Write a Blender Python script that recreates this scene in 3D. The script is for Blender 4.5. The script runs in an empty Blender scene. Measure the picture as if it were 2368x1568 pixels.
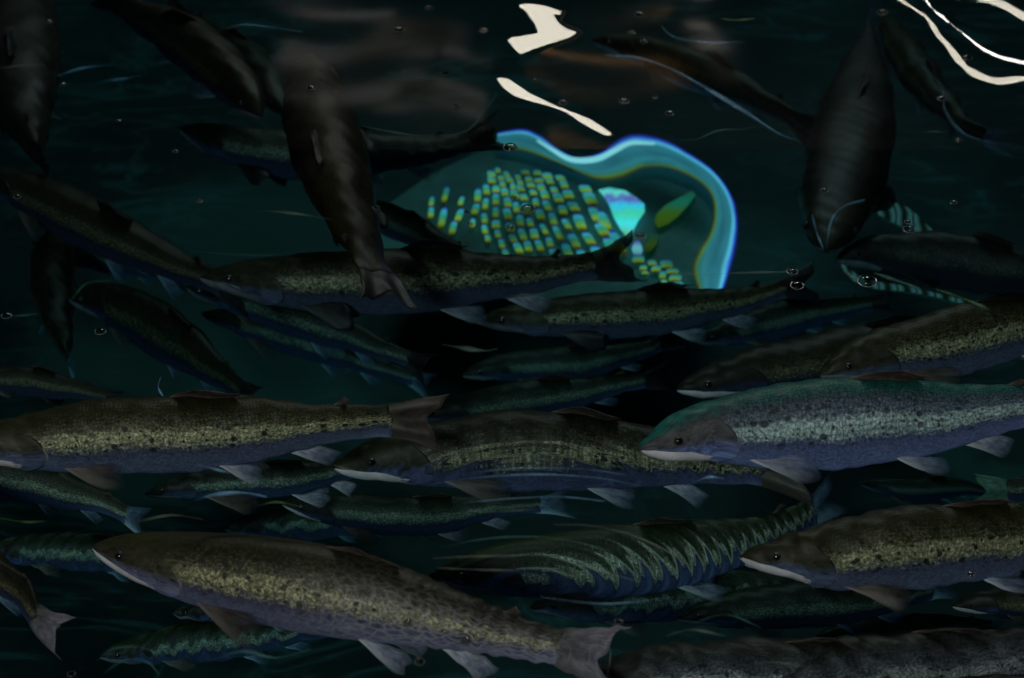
import bpy, math, random
import numpy as np
from mathutils import Vector

S = bpy.context.scene
COL = S.collection
rad = math.radians

# ------------------------------------------------------------------ camera, sky, sun, exposure
CAM_Z, PITCH, LENS = 1.45, 38.0, 61.4
cam_d = bpy.data.cameras.new("camera"); cam = bpy.data.objects.new("camera", cam_d); COL.objects.link(cam)
cam.location = (0, 0, CAM_Z); cam.rotation_euler = (rad(90 - PITCH), 0, 0)
cam_d.lens = LENS; cam_d.sensor_width = 36; cam_d.clip_start = 0.05; cam_d.clip_end = 200
cam_d.dof.use_dof = True; cam_d.dof.focus_distance = 2.42; cam_d.dof.aperture_fstop = 4.5
S.camera = cam

SUN_DIR = Vector((-0.25, -0.72, 0.65)).normalized()          # towards the sun
world = bpy.data.worlds.new("World"); S.world = world; world.use_nodes = True
wn = world.node_tree
sky = wn.nodes.new("ShaderNodeTexSky"); sky.sky_type = 'NISHITA'; sky.sun_disc = False
sky.sun_elevation = math.asin(SUN_DIR.z); sky.sun_rotation = math.atan2(SUN_DIR.x, SUN_DIR.y)
bg = wn.nodes["Background"]; bg.inputs["Strength"].default_value = 0.009
wn.links.new(sky.outputs[0], bg.inputs["Color"])
sun_d = bpy.data.lights.new("sun", 'SUN'); sun_d.energy = 0.95; sun_d.angle = rad(10.0); sun_d.color = (1.0, 0.95, 0.86)
sun = bpy.data.objects.new("sun", sun_d); COL.objects.link(sun)
sun.rotation_euler = SUN_DIR.to_track_quat('Z', 'Y').to_euler()
S.view_settings.view_transform = 'Standard'; S.view_settings.look = 'None'
S.view_settings.exposure = 0.0; S.view_settings.gamma = 1.0
S.cycles.transparent_max_bounces = 24; S.cycles.max_bounces = 8
S.cycles.use_denoising = True

# ------------------------------------------------------------------ helpers
TH = 18.0 / LENS; W_, H_ = 2368.0, 1568.0
TV = TH * H_ / W_
cp, sp_ = math.cos(rad(PITCH)), math.sin(rad(PITCH))
def at(px, py, z):
    """the point at height z that the photograph shows at (px, py)"""
    x = (px / W_ - .5) * 2 * TH; y = (.5 - py / H_) * 2 * TV
    d = Vector((x, cp + y * sp_, -sp_ + y * cp))
    return Vector((0, 0, CAM_Z)) + d * ((z - CAM_Z) / d.z)

def tag(o, label=None, cat=None, group=None, kind=None):
    if label: o["label"] = label
    if cat: o["category"] = cat
    if group: o["group"] = group
    if kind: o["kind"] = kind
    return o
def empty(name, loc):
    o = bpy.data.objects.new(name, None); o.location = loc; o.empty_display_size = .05; COL.objects.link(o); return o
def mesh(name, verts, faces, mats, parent=None, origin=None, uv=None, smooth=True, midx=None):
    me = bpy.data.meshes.new(name)
    off = Vector(origin) if origin is not None else Vector((0, 0, 0))
    me.from_pydata([tuple(Vector(v) - off) for v in verts], [], faces)
    for m in (mats if isinstance(mats, (list, tuple)) else [mats]): me.materials.append(m)
    if smooth: me.polygons.foreach_set("use_smooth", [True] * len(me.polygons))
    if midx: me.polygons.foreach_set("material_index", midx)
    if uv is not None:
        l = me.uv_layers.new(name="UVMap"); li = np.empty(len(me.loops), int); me.loops.foreach_get("vertex_index", li)
        l.data.foreach_set("uv", np.asarray(uv, float)[li].ravel())
    me.update()
    o = bpy.data.objects.new(name, me); COL.objects.link(o)
    if parent is not None: o.parent = parent
    elif origin is not None: o.location = off
    return o
def smoothstep(a, b, x):
    t = min(1, max(0, (x - a) / (b - a))); return t * t * (3 - 2 * t)
def spline(pts, n):
    """n points at even arc length along a Catmull-Rom curve"""
    P = [Vector(p) for p in pts]; P = [P[0] * 2 - P[1]] + P + [P[-1] * 2 - P[-2]]
    raw = []
    for i in range(1, len(P) - 2):
        for k in range(24):
            t = k / 24
            raw.append(.5 * ((2 * P[i]) + (P[i+1] - P[i-1]) * t + (2 * P[i-1] - 5 * P[i] + 4 * P[i+1] - P[i+2]) * t * t
                             + (3 * P[i] - P[i-1] - 3 * P[i+1] + P[i+2]) * t ** 3))
    raw.append(P[-2])
    a = np.array([tuple(p) for p in raw]); d = np.r_[0, np.cumsum(np.linalg.norm(np.diff(a, axis=0), axis=1))]
    s = np.linspace(0, d[-1], n)
    return [Vector((np.interp(x, d, a[:, 0]), np.interp(x, d, a[:, 1]), np.interp(x, d, a[:, 2]))) for x in s], d[-1]

# ------------------------------------------------------------------ materials
def mat(name):
    m = bpy.data.materials.new(name); m.use_nodes = True
    return m, m.node_tree, m.node_tree.nodes["Principled BSDF"]
class N:
    def __init__(s, t): s.t = t
    def new(s, typ, **kw):
        n = s.t.nodes.new(typ)
        for k, v in kw.items(): setattr(n, k, v)
        return n
    def set(s, inp, v):
        if isinstance(v, bpy.types.NodeSocket): s.t.links.new(v, inp)
        else: inp.default_value = v
    def math(s, op, a, b=0.0, c=None, clamp=False):
        n = s.new("ShaderNodeMath", operation=op, use_clamp=clamp)
        s.set(n.inputs[0], a); s.set(n.inputs[1], b)
        if c is not None: s.set(n.inputs[2], c)
        return n.outputs[0]
    def ramp(s, f, stops, interp='LINEAR'):
        n = s.new("ShaderNodeValToRGB"); cr = n.color_ramp; cr.interpolation = interp
        while len(cr.elements) < len(stops): cr.elements.new(.5)
        for e, (p, c) in zip(cr.elements, stops):
            e.position = p; e.color = (c, c, c, 1) if isinstance(c, (int, float)) else (*c, 1)
        s.set(n.inputs[0], f); return n.outputs[0]
    def mix(s, f, a, b, blend='MIX'):
        n = s.new("ShaderNodeMix", data_type='RGBA', blend_type=blend)
        s.set(n.inputs[0], f)
        for i, v in ((6, a), (7, b)):
            s.set(n.inputs[i], (*v, 1) if isinstance(v, tuple) and len(v) == 3 else v)
        return n.outputs[2]
    def noise(s, vec, scale, detail=3, rough=.55, dist=0.0):
        n = s.new("ShaderNodeTexNoise"); s.set(n.inputs["Vector"], vec); n.inputs["Scale"].default_value = scale
        n.inputs["Detail"].default_value = detail; n.inputs["Roughness"].default_value = rough; n.inputs["Distortion"].default_value = dist
        return n.outputs["Fac"]
    def vor(s, vec, scale, feature='F1', rnd=1.0):
        n = s.new("ShaderNodeTexVoronoi", feature=feature); s.set(n.inputs["Vector"], vec); n.inputs["Scale"].default_value = scale
        n.inputs["Randomness"].default_value = rnd
        return n

def skin(name, back, mid, flank, belly, head, line=1.0, spots=1.0, ripple=0.0, arcs=None, caustic=0.0):
    ripple = ripple or .14
    """scaled trout skin laid out in the fish's own length (u) and girth (v) coordinates"""
    m, t, b = mat(name); k = N(t)
    uv = k.new("ShaderNodeUVMap", uv_map="UVMap").outputs[0]
    sep = k.new("ShaderNodeSeparateXYZ"); k.set(sep.inputs[0], uv); u, v = sep.outputs[0], sep.outputs[1]
    rnd = k.new("ShaderNodeObjectInfo").outputs["Random"]
    cmb = k.new("ShaderNodeCombineXYZ")
    k.set(cmb.inputs[0], u); k.set(cmb.inputs[1], k.math('MULTIPLY', v, .30)); k.set(cmb.inputs[2], k.math('MULTIPLY', rnd, 9.0))
    vec = cmb.outputs[0]
    if ripple:
        nz = k.new("ShaderNodeTexNoise"); k.set(nz.inputs["Vector"], vec); nz.inputs["Scale"].default_value = 26; nz.inputs["Detail"].default_value = 2
        sub = k.new("ShaderNodeVectorMath", operation='MULTIPLY_ADD'); k.set(sub.inputs[0], nz.outputs["Color"])
        sub.inputs[1].default_value = (ripple * .05, ripple * .05, 0); k.set(sub.inputs[2], vec); vec = sub.outputs[0]
        sp2 = k.new("ShaderNodeSeparateXYZ"); k.set(sp2.inputs[0], vec)
        u = sp2.outputs[0]; v = k.math('SUBTRACT', k.math('DIVIDE', sp2.outputs[1], .30), ripple * .05 * .5 / .30)
    if arcs:      # rings of small waves overhead shift the pattern back and forth
        cx, cy, lam, am = arcs
        gp = k.new("ShaderNodeNewGeometry").outputs["Position"]
        dd = k.new("ShaderNodeVectorMath", operation='DISTANCE'); k.set(dd.inputs[0], gp); dd.inputs[1].default_value = (cx, cy, -.3)
        rr = k.math('MULTIPLY', k.math('ADD', dd.outputs["Value"], k.math('MULTIPLY', k.noise(gp, 9, 2), .005)), 2 * math.pi / lam)
        w1 = k.math('ADD', k.math('SINE', rr), k.math('MULTIPLY', k.math('SINE', k.math('MULTIPLY', rr, 2.3)), .6))
        w1 = k.math('MULTIPLY', w1, k.math('MULTIPLY', k.noise(gp, 7, 2), am * 2))
        v = k.math('ADD', v, w1)
        c2 = k.new("ShaderNodeCombineXYZ"); k.set(c2.inputs[0], u); k.set(c2.inputs[1], k.math('MULTIPLY', v, .30)); k.set(c2.inputs[2], k.math('MULTIPLY', rnd, 9.0)); vec = c2.outputs[0]
    jit = k.math('MULTIPLY', k.math('SUBTRACT', k.noise(vec, 70, 4, .7), .5), .13)
    jit2 = k.math('MULTIPLY', k.math('SUBTRACT', k.noise(vec, 9, 2), .5), .06)
    # the lateral line rides a little higher at the head
    vj = k.math('ADD', k.math('ADD', v, jit), k.math('ADD', jit2, 0))
    dk = tuple(c * .55 for c in mid)
    col = k.ramp(vj, [(0.0, tuple(min(.9, c * 2.6) for c in belly)), (.16, tuple(c * 1.9 for c in belly)), (.27, tuple(c * 1.1 for c in belly)), (.36, tuple(c * .85 for c in belly)), (.43, tuple(c * .6 for c in belly)), (.50, tuple(c * .9 for c in flank)), (.53, flank),  # lowest stops lighten the belly edge, a painted blue-white glint
                      (.555, flank), (.61, mid), (.72, dk), (.84, back)])
    # scales: fine rows of cells, elongated across the body
    st = k.new("ShaderNodeVectorMath", operation='MULTIPLY'); k.set(st.inputs[0], vec); st.inputs[1].default_value = (1.25, .8, 1)
    sc = k.vor(st.outputs[0], 105, 'DISTANCE_TO_EDGE', .4)
    cellc = k.vor(st.outputs[0], 130, 'F1', .65)
    edge = k.ramp(sc.outputs["Distance"], [(0.02, .38), (.16, 1.0)])
    speck = k.ramp(k.noise(vec, 150, 3, .7), [(.34, .55), (.64, 1.3)])
    body = k.mix(1.0, k.mix(k.ramp(v, [(.36, .12), (.5, .85)]), col, edge, 'MULTIPLY'), k.mix(.85, (1, 1, 1), speck), 'MULTIPLY')
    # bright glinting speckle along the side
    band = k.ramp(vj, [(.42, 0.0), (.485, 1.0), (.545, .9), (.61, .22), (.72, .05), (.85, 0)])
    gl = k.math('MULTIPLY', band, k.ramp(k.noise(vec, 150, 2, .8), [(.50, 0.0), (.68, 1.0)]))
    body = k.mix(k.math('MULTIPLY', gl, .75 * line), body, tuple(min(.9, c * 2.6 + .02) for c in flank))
    # dark round spots
    sp1 = k.vor(vec, 37); sp2_ = k.vor(vec, 78)
    pres1 = k.ramp(sp1.outputs["Color"], [(.40, 0.0), (.42, 1.0)])
    rng = k.ramp(v, [(.37, 0.0), (.43, .9), (.5, 1.0), (.66, .9), (.85, .3), (1, .2)])
    s1 = k.math('MULTIPLY', k.ramp(sp1.outputs["Distance"], [(.22, 1.0), (.30, 0.0)]), pres1)
    s2 = k.math('MULTIPLY', k.ramp(sp2_.outputs["Distance"], [(.20, 1.0), (.36, 0.0)]), k.ramp(sp2_.outputs["Color"], [(.45, 0.0), (.47, 1.0)]))
    spm = k.math('MULTIPLY', k.math('MAXIMUM', s1, s2), k.math('MULTIPLY', rng, spots), clamp=True)
    body = k.mix(k.math('MULTIPLY', spm, .93), body, (.004, .005, .005))
    if caustic:       # pale lines of wave-focused light painted on the rear half
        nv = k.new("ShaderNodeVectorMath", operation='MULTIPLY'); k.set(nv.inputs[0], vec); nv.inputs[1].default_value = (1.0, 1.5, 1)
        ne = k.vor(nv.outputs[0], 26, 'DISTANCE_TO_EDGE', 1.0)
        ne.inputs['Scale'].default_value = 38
        nm = k.math('MULTIPLY', k.ramp(ne.outputs["Distance"], [(.0, 1.0), (.06, .45), (.30, 0.0)]), k.ramp(u, [(.36, 0.0), (.6, caustic)]))
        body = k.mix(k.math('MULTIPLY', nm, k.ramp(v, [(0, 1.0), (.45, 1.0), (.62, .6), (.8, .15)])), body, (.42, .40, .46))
    # smooth head skin with small freckles
    hd = k.ramp(k.math('ADD', u, k.math('MULTIPLY', k.math('SUBTRACT', v, .5), .05)), [(.150, 1.0), (.225, 0.0)])
    hb = k.ramp(v, [(0, tuple(c * 1.8 for c in belly)), (.30, tuple(c * 1.35 for c in belly)), (.40, tuple(c * 1.0 for c in belly)), (.50, head), (.66, tuple(c * .7 for c in head)), (.85, back)])
    hb = k.mix(.9, hb, k.ramp(k.noise(vec, 48, 5, .75), [(.34, .35), (.64, 1.5)]), 'MULTIPLY')
    fr = k.vor(vec, 85); frm = k.math('MULTIPLY', k.ramp(fr.outputs["Distance"], [(.16, 1.0), (.26, 0.0)]), k.ramp(v, [(.33, 0.0), (.42, .8), (.8, .2)]))
    hb = k.mix(k.math('MULTIPLY', frm, spots), hb, (.006, .006, .008))
    body = k.mix(hd, body, hb)
    bright = k.math('ADD', .78, k.math('MULTIPLY', rnd, .44))
    body = k.mix(1.0, body, k.mix(1.0, (1, 1, 1), bright, 'MULTIPLY'), 'MULTIPLY')
    k.set(b.inputs["Base Color"], body)
    b.inputs["Roughness"].default_value = .5; b.inputs["Specular IOR Level"].default_value = .22
    k.set(b.inputs["Metallic"], k.math('MULTIPLY', band, .25))
    bp = k.new("ShaderNodeBump"); bp.inputs["Strength"].default_value = .35; bp.inputs["Distance"].default_value = .002
    k.set(bp.inputs["Height"], k.math('MULTIPLY', sc.outputs["Distance"], k.math('SUBTRACT', 1.0, hd)))
    k.set(b.inputs["Normal"], bp.outputs[0])
    return m

def fin_mat(name, root, tip, lead, alpha=.9):
    """u runs along the fin from root to tip, v from the leading to the trailing edge"""
    m, t, b = mat(name); k = N(t)
    uv = k.new("ShaderNodeUVMap", uv_map="UVMap").outputs[0]
    sep = k.new("ShaderNodeSeparateXYZ"); k.set(sep.inputs[0], uv); u, v = sep.outputs[0], sep.outputs[1]
    vec = k.new("ShaderNodeVectorMath", operation='MULTIPLY'); k.set(vec.inputs[0], uv); vec.inputs[1].default_value = (2.2, 34, 1)
    ray = k.ramp(k.noise(vec.outputs[0], 1.0, 3, .6), [(.32, .45), (.66, 1.25)])
    c = k.mix(k.math('POWER', u, 1.1), root, tip)
    c = k.mix(.85, c, ray, 'MULTIPLY')
    blot = k.ramp(k.noise(uv, 5, 3, .6), [(.35, .45), (.65, 1.2)])
    c = k.mix(.8, c, blot, 'MULTIPLY')
    c = k.mix(k.math('MULTIPLY', k.ramp(v, [(0, 1.0), (.10, .8), (.36, 0.0)]), k.ramp(u, [(0, 1.0), (.6, .7), (1, .2)])), c, lead)  # colour fringe and glint painted along the leading edge
    k.set(b.inputs["Base Color"], c); b.inputs["Roughness"].default_value = .5
    tr = k.new("ShaderNodeBsdfTranslucent"); k.set(tr.inputs["Color"], c)
    ms = k.new("ShaderNodeMixShader"); ms.inputs[0].default_value = .30
    out = t.nodes["Material Output"]
    t.links.new(b.outputs[0], ms.inputs[1]); t.links.new(tr.outputs[0], ms.inputs[2])
    tv_ = k.ramp(v, [(.0, 0.0), (.40, 0.0), (.8, .45 if alpha < 1 else .1), (1.0, .85 if alpha < 1 else .2)])
    tp = k.new("ShaderNodeBsdfTransparent"); m2 = k.new("ShaderNodeMixShader")
    k.set(m2.inputs[0], k.math('MAXIMUM', k.ramp(u, [(.10, 1 - alpha), (.65, 1.42 - alpha if alpha < 1 else .1), (1.0, 1.85 - alpha if alpha < 1 else .3)]), tv_))
    t.links.new(ms.outputs[0], m2.inputs[1]); t.links.new(tp.outputs[0], m2.inputs[2]); t.links.new(m2.outputs[0], out.inputs[0])
    return m

def plain(name, c, rough=.5, noise=0.0, scale=60, emit=None, spec=.4):
    m, t, b = mat(name); k = N(t)
    tc = k.new("ShaderNodeTexCoord").outputs["Object"]
    k.set(b.inputs["Base Color"], k.mix(noise, c, k.ramp(k.noise(tc, scale, 4, .65), [(.3, .2), (.7, 1.6)]), 'MULTIPLY') if noise else (*c, 1))
    b.inputs["Roughness"].default_value = rough; b.inputs["Specular IOR Level"].default_value = spec
    return m
def glow(name, c, s):
    m, t, b = mat(name)
    e = t.nodes.new("ShaderNodeEmission"); e.inputs[0].default_value = (*c, 1); e.inputs[1].default_value = s
    t.links.new(e.outputs[0], t.nodes["Material Output"].inputs[0]); return m

M = {}
ARC = at(1230, 1640, -.3)
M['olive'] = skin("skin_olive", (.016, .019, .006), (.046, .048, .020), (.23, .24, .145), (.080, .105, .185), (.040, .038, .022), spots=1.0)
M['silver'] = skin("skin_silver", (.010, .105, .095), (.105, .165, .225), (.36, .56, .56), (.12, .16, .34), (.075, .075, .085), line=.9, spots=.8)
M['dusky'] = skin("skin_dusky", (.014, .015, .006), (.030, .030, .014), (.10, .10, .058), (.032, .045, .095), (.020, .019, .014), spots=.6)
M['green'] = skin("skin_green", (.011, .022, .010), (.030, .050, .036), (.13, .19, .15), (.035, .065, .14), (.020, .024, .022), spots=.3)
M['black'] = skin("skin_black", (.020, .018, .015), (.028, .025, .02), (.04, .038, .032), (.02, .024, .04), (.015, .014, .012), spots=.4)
M['murk'] = skin("skin_murk", (.026, .023, .019), (.022, .020, .016), (.05, .05, .045), (.03, .034, .06), (.030, .027, .022), spots=.9, ripple=1.2, caustic=.10)
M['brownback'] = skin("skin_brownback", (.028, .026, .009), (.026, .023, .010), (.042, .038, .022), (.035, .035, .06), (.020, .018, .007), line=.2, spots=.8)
M['rippled'] = skin("skin_rippled", (.022, .024, .008), (.050, .050, .022), (.27, .26, .15), (.12, .125, .21), (.045, .042, .026), ripple=.45, caustic=.6)
M['greyrip'] = skin("skin_grey", (.020, .023, .018), (.050, .062, .078), (.24, .25, .25), (.075, .08, .16), (.05, .048, .045), spots=1.0, ripple=.6, caustic=.35)
M['arcs'] = skin("skin_arcs", (.018, .032, .010), (.045, .066, .038), (.30, .36, .28), (.06, .09, .20), (.035, .035, .03), spots=.4, arcs=(ARC.x, ARC.y, .019, .080))
M['arcsoft'] = skin("skin_arcs_soft", (.014, .026, .010), (.034, .055, .036), (.17, .23, .19), (.05, .08, .17), (.026, .028, .025), spots=.3, arcs=(ARC.x, ARC.y, .023, .035))
M['arcbelly'] = skin("skin_olive_wavy", (.016, .019, .006), (.048, .048, .024), (.25, .25, .16), (.08, .10, .21), (.040, .038, .022), spots=1.0, arcs=(ARC.x, ARC.y, .016, .03))
M['fin_pale'] = fin_mat("fin_pale", (.60, .62, .75), (.26, .34, .60), (.9, .93, 1.0))
M['fin_blue'] = fin_mat("fin_blue", (.22, .36, .55), (.10, .20, .36), (.6, .85, 1.0))
M['fin_brown'] = fin_mat("fin_brown", (.22, .17, .145), (.11, .092, .09), (.36, .29, .27))
M['tail'] = fin_mat("tail_brown", (.050, .044, .026), (.14, .11, .10), (.08, .07, .055), alpha=1.0)
M['tail_pale'] = fin_mat("tail_pale", (.10, .095, .08), (.42, .39, .50), (.2, .19, .22), alpha=1.0)
M['tail_green'] = fin_mat("tail_green", (.10, .26, .20), (.16, .40, .30), (.3, .6, .4), alpha=1.0)
M['fin_bright'] = fin_mat("fin_bright", (.75, .74, .85), (.48, .52, .75), (.95, .95, 1.0), alpha=.98)  # lighter copy of the pale fin, strong light painted in
M['fin_dark'] = fin_mat("fin_dark", (.035, .032, .026), (.018, .018, .022), (.06, .06, .09), alpha=1.0)
M['fin_spot'] = fin_mat("fin_dorsal", (.10, .075, .06), (.14, .11, .10), (.20, .15, .13), alpha=1.0)
M['gill'] = plain("gill_rim", (.22, .20, .23), .4, .8, 70)
M['gill_dark'] = plain("gill_rim_dark", (.03, .03, .035), .4, .7, 50)
M['jaw'] = plain("jaw_pale", (.80, .74, .80), .35, .3, 45)
M['jaw_dim'] = plain("jaw_dim", (.22, .23, .28), .4, .5, 45)
M['iris'] = plain("iris", (.030, .030, .027), .35)
M['pupil'] = plain("pupil", (.003, .003, .004), .06, spec=.8)

# ------------------------------------------------------------------ tank floor and water body
FLOOR_Z = -0.95
def floor_mat():
    m, t, b = mat("tank_floor"); k = N(t)
    tc = k.new("ShaderNodeTexCoord").outputs["Object"]
    c = k.mix(k.ramp(k.noise(tc, 1.1, 5, .6, .8), [(.40, 0.0), (.66, 1.0)]), (.003, .005, .005), (.018, .034, .029))
    c = k.mix(.6, c, k.ramp(k.noise(tc, 14, 5, .7, 1.0), [(.3, .35), (.7, 1.4)]), 'MULTIPLY')
    sv = k.new("ShaderNodeVectorMath", operation='MULTIPLY'); k.set(sv.inputs[0], tc); sv.inputs[1].default_value = (1.0, 2.6, 1)
    sn = k.noise(sv.outputs[0], 2.2, 4, .55, 1.2)
    streak = k.math('MULTIPLY', k.ramp(k.math('ABSOLUTE', k.math('SUBTRACT', sn, .5)), [(.0, 1.0), (.022, .25), (.05, 0.0)]), k.ramp(k.noise(tc, 1.7, 2), [(.4, 0.0), (.6, 1.0)]))
    nzv = k.new("ShaderNodeVectorMath", operation='MULTIPLY_ADD'); nt = k.new("ShaderNodeTexNoise"); k.set(nt.inputs["Vector"], tc); nt.inputs["Scale"].default_value = 3.5; nt.inputs["Detail"].default_value = 5
    k.set(nzv.inputs[0], nt.outputs["Color"]); nzv.inputs[1].default_value = (.5, .5, 0); k.set(nzv.inputs[2], tc)
    for (px, py, R_, col_) in ((610, 545, .40, (.034, .068, .056)), (430, 880, .38, (.035, .068, .056)), (1560, 560, .45, (.03, .07, .06)), (1700, 330, .5, (.016, .018, .016)), (1180, 800, .3, (.04, .10, .08)), (720, 850, .35, (.035, .08, .07)), (2300, 1140, .12, (.05, .12, .09))):  # soft glow of the lighter water, painted as floor patches
        q = at(px, py, FLOOR_Z)
        dn = k.new("ShaderNodeVectorMath", operation='DISTANCE'); k.set(dn.inputs[0], nzv.outputs[0]); dn.inputs[1].default_value = (q.x + .25, q.y + .25, FLOOR_Z)
        c = k.mix(k.ramp(k.math('DIVIDE', dn.outputs["Value"], R_), [(.45, 1.0), (1.0, 0.0)]), c, col_)
    c = k.mix(k.math('MULTIPLY', streak, .6), c, (.07, .15, .15))  # broken teal reflections painted on as thin streaks
    k.set(b.inputs["Base Color"], c); b.inputs["Roughness"].default_value = .7
    return m
FLOOR_Z = -0.95
fl = mesh("tank_floor", [(-15, -8, FLOOR_Z), (15, -8, FLOOR_Z), (15, 20, FLOOR_Z), (-15, 20, FLOOR_Z)], [(0, 1, 2, 3)], floor_mat(), smooth=False)
tag(fl, kind="structure")
def water_volume():
    m = bpy.data.materials.new("water_body"); m.use_nodes = True; t = m.node_tree; t.nodes.clear()
    o = t.nodes.new("ShaderNodeOutputMaterial"); a = t.nodes.new("ShaderNodeVolumeAbsorption")
    a.inputs["Color"].default_value = (.20, .60, .66, 1); a.inputs["Density"].default_value = 1.15
    t.links.new(a.outputs[0], o.inputs["Volume"]); return m
x0, x1, y0, y1, z0, z1 = -15.2, 15.2, -8.2, 20.2, FLOOR_Z - .4, 0.0
wv = [(x, y, z) for z in (z0, z1) for x, y in ((x0, y0), (x1, y0), (x1, y1), (x0, y1))]
wb = mesh("water", wv, [(3, 2, 1, 0), (4, 5, 6, 7), (0, 1, 5, 4), (1, 2, 6, 5), (2, 3, 7, 6), (3, 0, 4, 7)], water_volume(), smooth=False)
tag(wb, kind="structure")

# ------------------------------------------------------------------ trout
PS = [0, .012, .03, .06, .10, .15, .20, .30, .40, .50, .60, .70, .80, .85, .888, 1]
PU = [.003, .015, .027, .043, .057, .069, .078, .090, .096, .092, .080, .062, .046, .040, .040, .036]
PL = [.002, .013, .021, .032, .045, .057, .068, .083, .090, .086, .072, .053, .040, .037, .037, .034]
PW = [.002, .012, .020, .030, .041, .050, .056, .062, .063, .059, .050, .037, .022, .013, .003, .003]
def prof(tab, s): return float(np.interp(s, PS, tab))

class Fish:
    def __init__(f, pts, z, zt, hf, wf, roll, wob, face=30.0, twist=0):
        f.twist = rad(twist)
        zs = np.linspace(z, zt, len(pts))
        f.sp, f.L = spline([at(px, py, zz) for (px, py), zz in zip(pts, zs)], 161)
        f.hf, f.wf, f.wob = hf, wf, wob
        d = f.sp[-1] - f.sp[0]; near = d.cross(Vector((0, 0, 1))).normalized().y          # -1: the flank towards the viewer is the 'side' one
        f.near = near; f.roll = rad(roll + face * near)
    def frame(f, s):
        x = min(max(s, 0), 1) * 160; i = min(int(x), 159); a = x - i
        p = f.sp[i].lerp(f.sp[i + 1], a)
        i0, i1 = max(0, i - 3), min(160, i + 4)
        T = (f.sp[i1] - f.sp[i0]).normalized()
        if s > 1: p = p + T * (s - 1) * f.L
        side = T.cross(Vector((0, 0, 1))).normalized(); up = side.cross(T)
        ro = f.roll + f.twist * smoothstep(.55, .92, s); c, sn = math.cos(ro), math.sin(ro)
        return p, T, (up * c + side * sn), (side * c - up * sn)
    def fix(f, p):
        if f.wob:
            a, lam, cx, cy, xa, xb = f.wob
            ph = 2 * math.pi * math.hypot(p.x - cx, p.y - cy) / lam
            return p + Vector((0, 0, smoothstep(xa, xb, p.x) * a * math.sin(ph) * (1 + .5 * math.sin(ph * .31 + 1))))
        a = .0016 + .0020 * smoothstep(1.80, 1.40, p.y)
        w1 = math.sin(p.x * 25 + p.y * 33) + .7 * math.sin(p.x * 57 - p.y * 41 + 1) + .5 * math.sin(p.x * 131 + p.y * 170 + 2) + .12 * math.sin(p.x * 240 - p.y * 90)
        w2 = math.sin(p.x * 31 - p.y * 47 + 2) + .6 * math.sin(p.x * 83 + p.y * 120) + .3 * math.sin(p.x * 190 + p.z * 300)
        return p + Vector((a * 1.3 * w2, 0, a * w1))
    def surf(f, s, th, lift=0.0):
        p, T, up, side = f.frame(s); L = f.L
        c, sn = math.cos(th), math.sin(th)
        h = prof(PU if c >= 0 else PL, s) * L * f.hf; w = prof(PW, s) * L * f.wf
        cc = math.copysign(abs(c) ** .92, c); ss = math.copysign(abs(sn) ** .88, sn)
        return f.fix(p + up * (h * cc + lift * L * c) + side * (w * ss + lift * L * sn))

def grid_faces(n, m, off=0, flip=False):
    out = []
    for i in range(n - 1):
        for j in range(m - 1):
            q = (off + i * m + j, off + i * m + j + 1, off + (i + 1) * m + j + 1, off + (i + 1) * m + j)
            out.append(q[::-1] if flip else q)
    return out
def sheet_solid(rows, thick, normal):
    """a grid of points thickened into a thin closed fin that tapers to its tip"""
    n, m = len(rows), len(rows[0]); V = []
    for sg in (1, -1):
        for i in range(n):
            for j in range(m):
                e = min(1, 2.5 * min(j, m - 1 - j) / (m - 1) + .25) * (1 - .8 * i / (n - 1))
                V.append(rows[i][j] + normal * (sg * thick * .5 * e))
    F = grid_faces(n, m) + grid_faces(n, m, n * m, True)
    k = n * m
    for i in range(n - 1):
        F += [(i * m, (i + 1) * m, k + (i + 1) * m, k + i * m), (i * m + m - 1, k + i * m + m - 1, k + (i + 1) * m + m - 1, (i + 1) * m + m - 1)]
    for j in range(m - 1):
        F += [(j, k + j, k + j + 1, j + 1), ((n - 1) * m + j, (n - 1) * m + j + 1, k + (n - 1) * m + j + 1, k + (n - 1) * m + j)]
    uv = [(i / (n - 1), j / (m - 1)) for _ in (0, 1) for i in range(n) for j in range(m)]
    return V, F, uv

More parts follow.
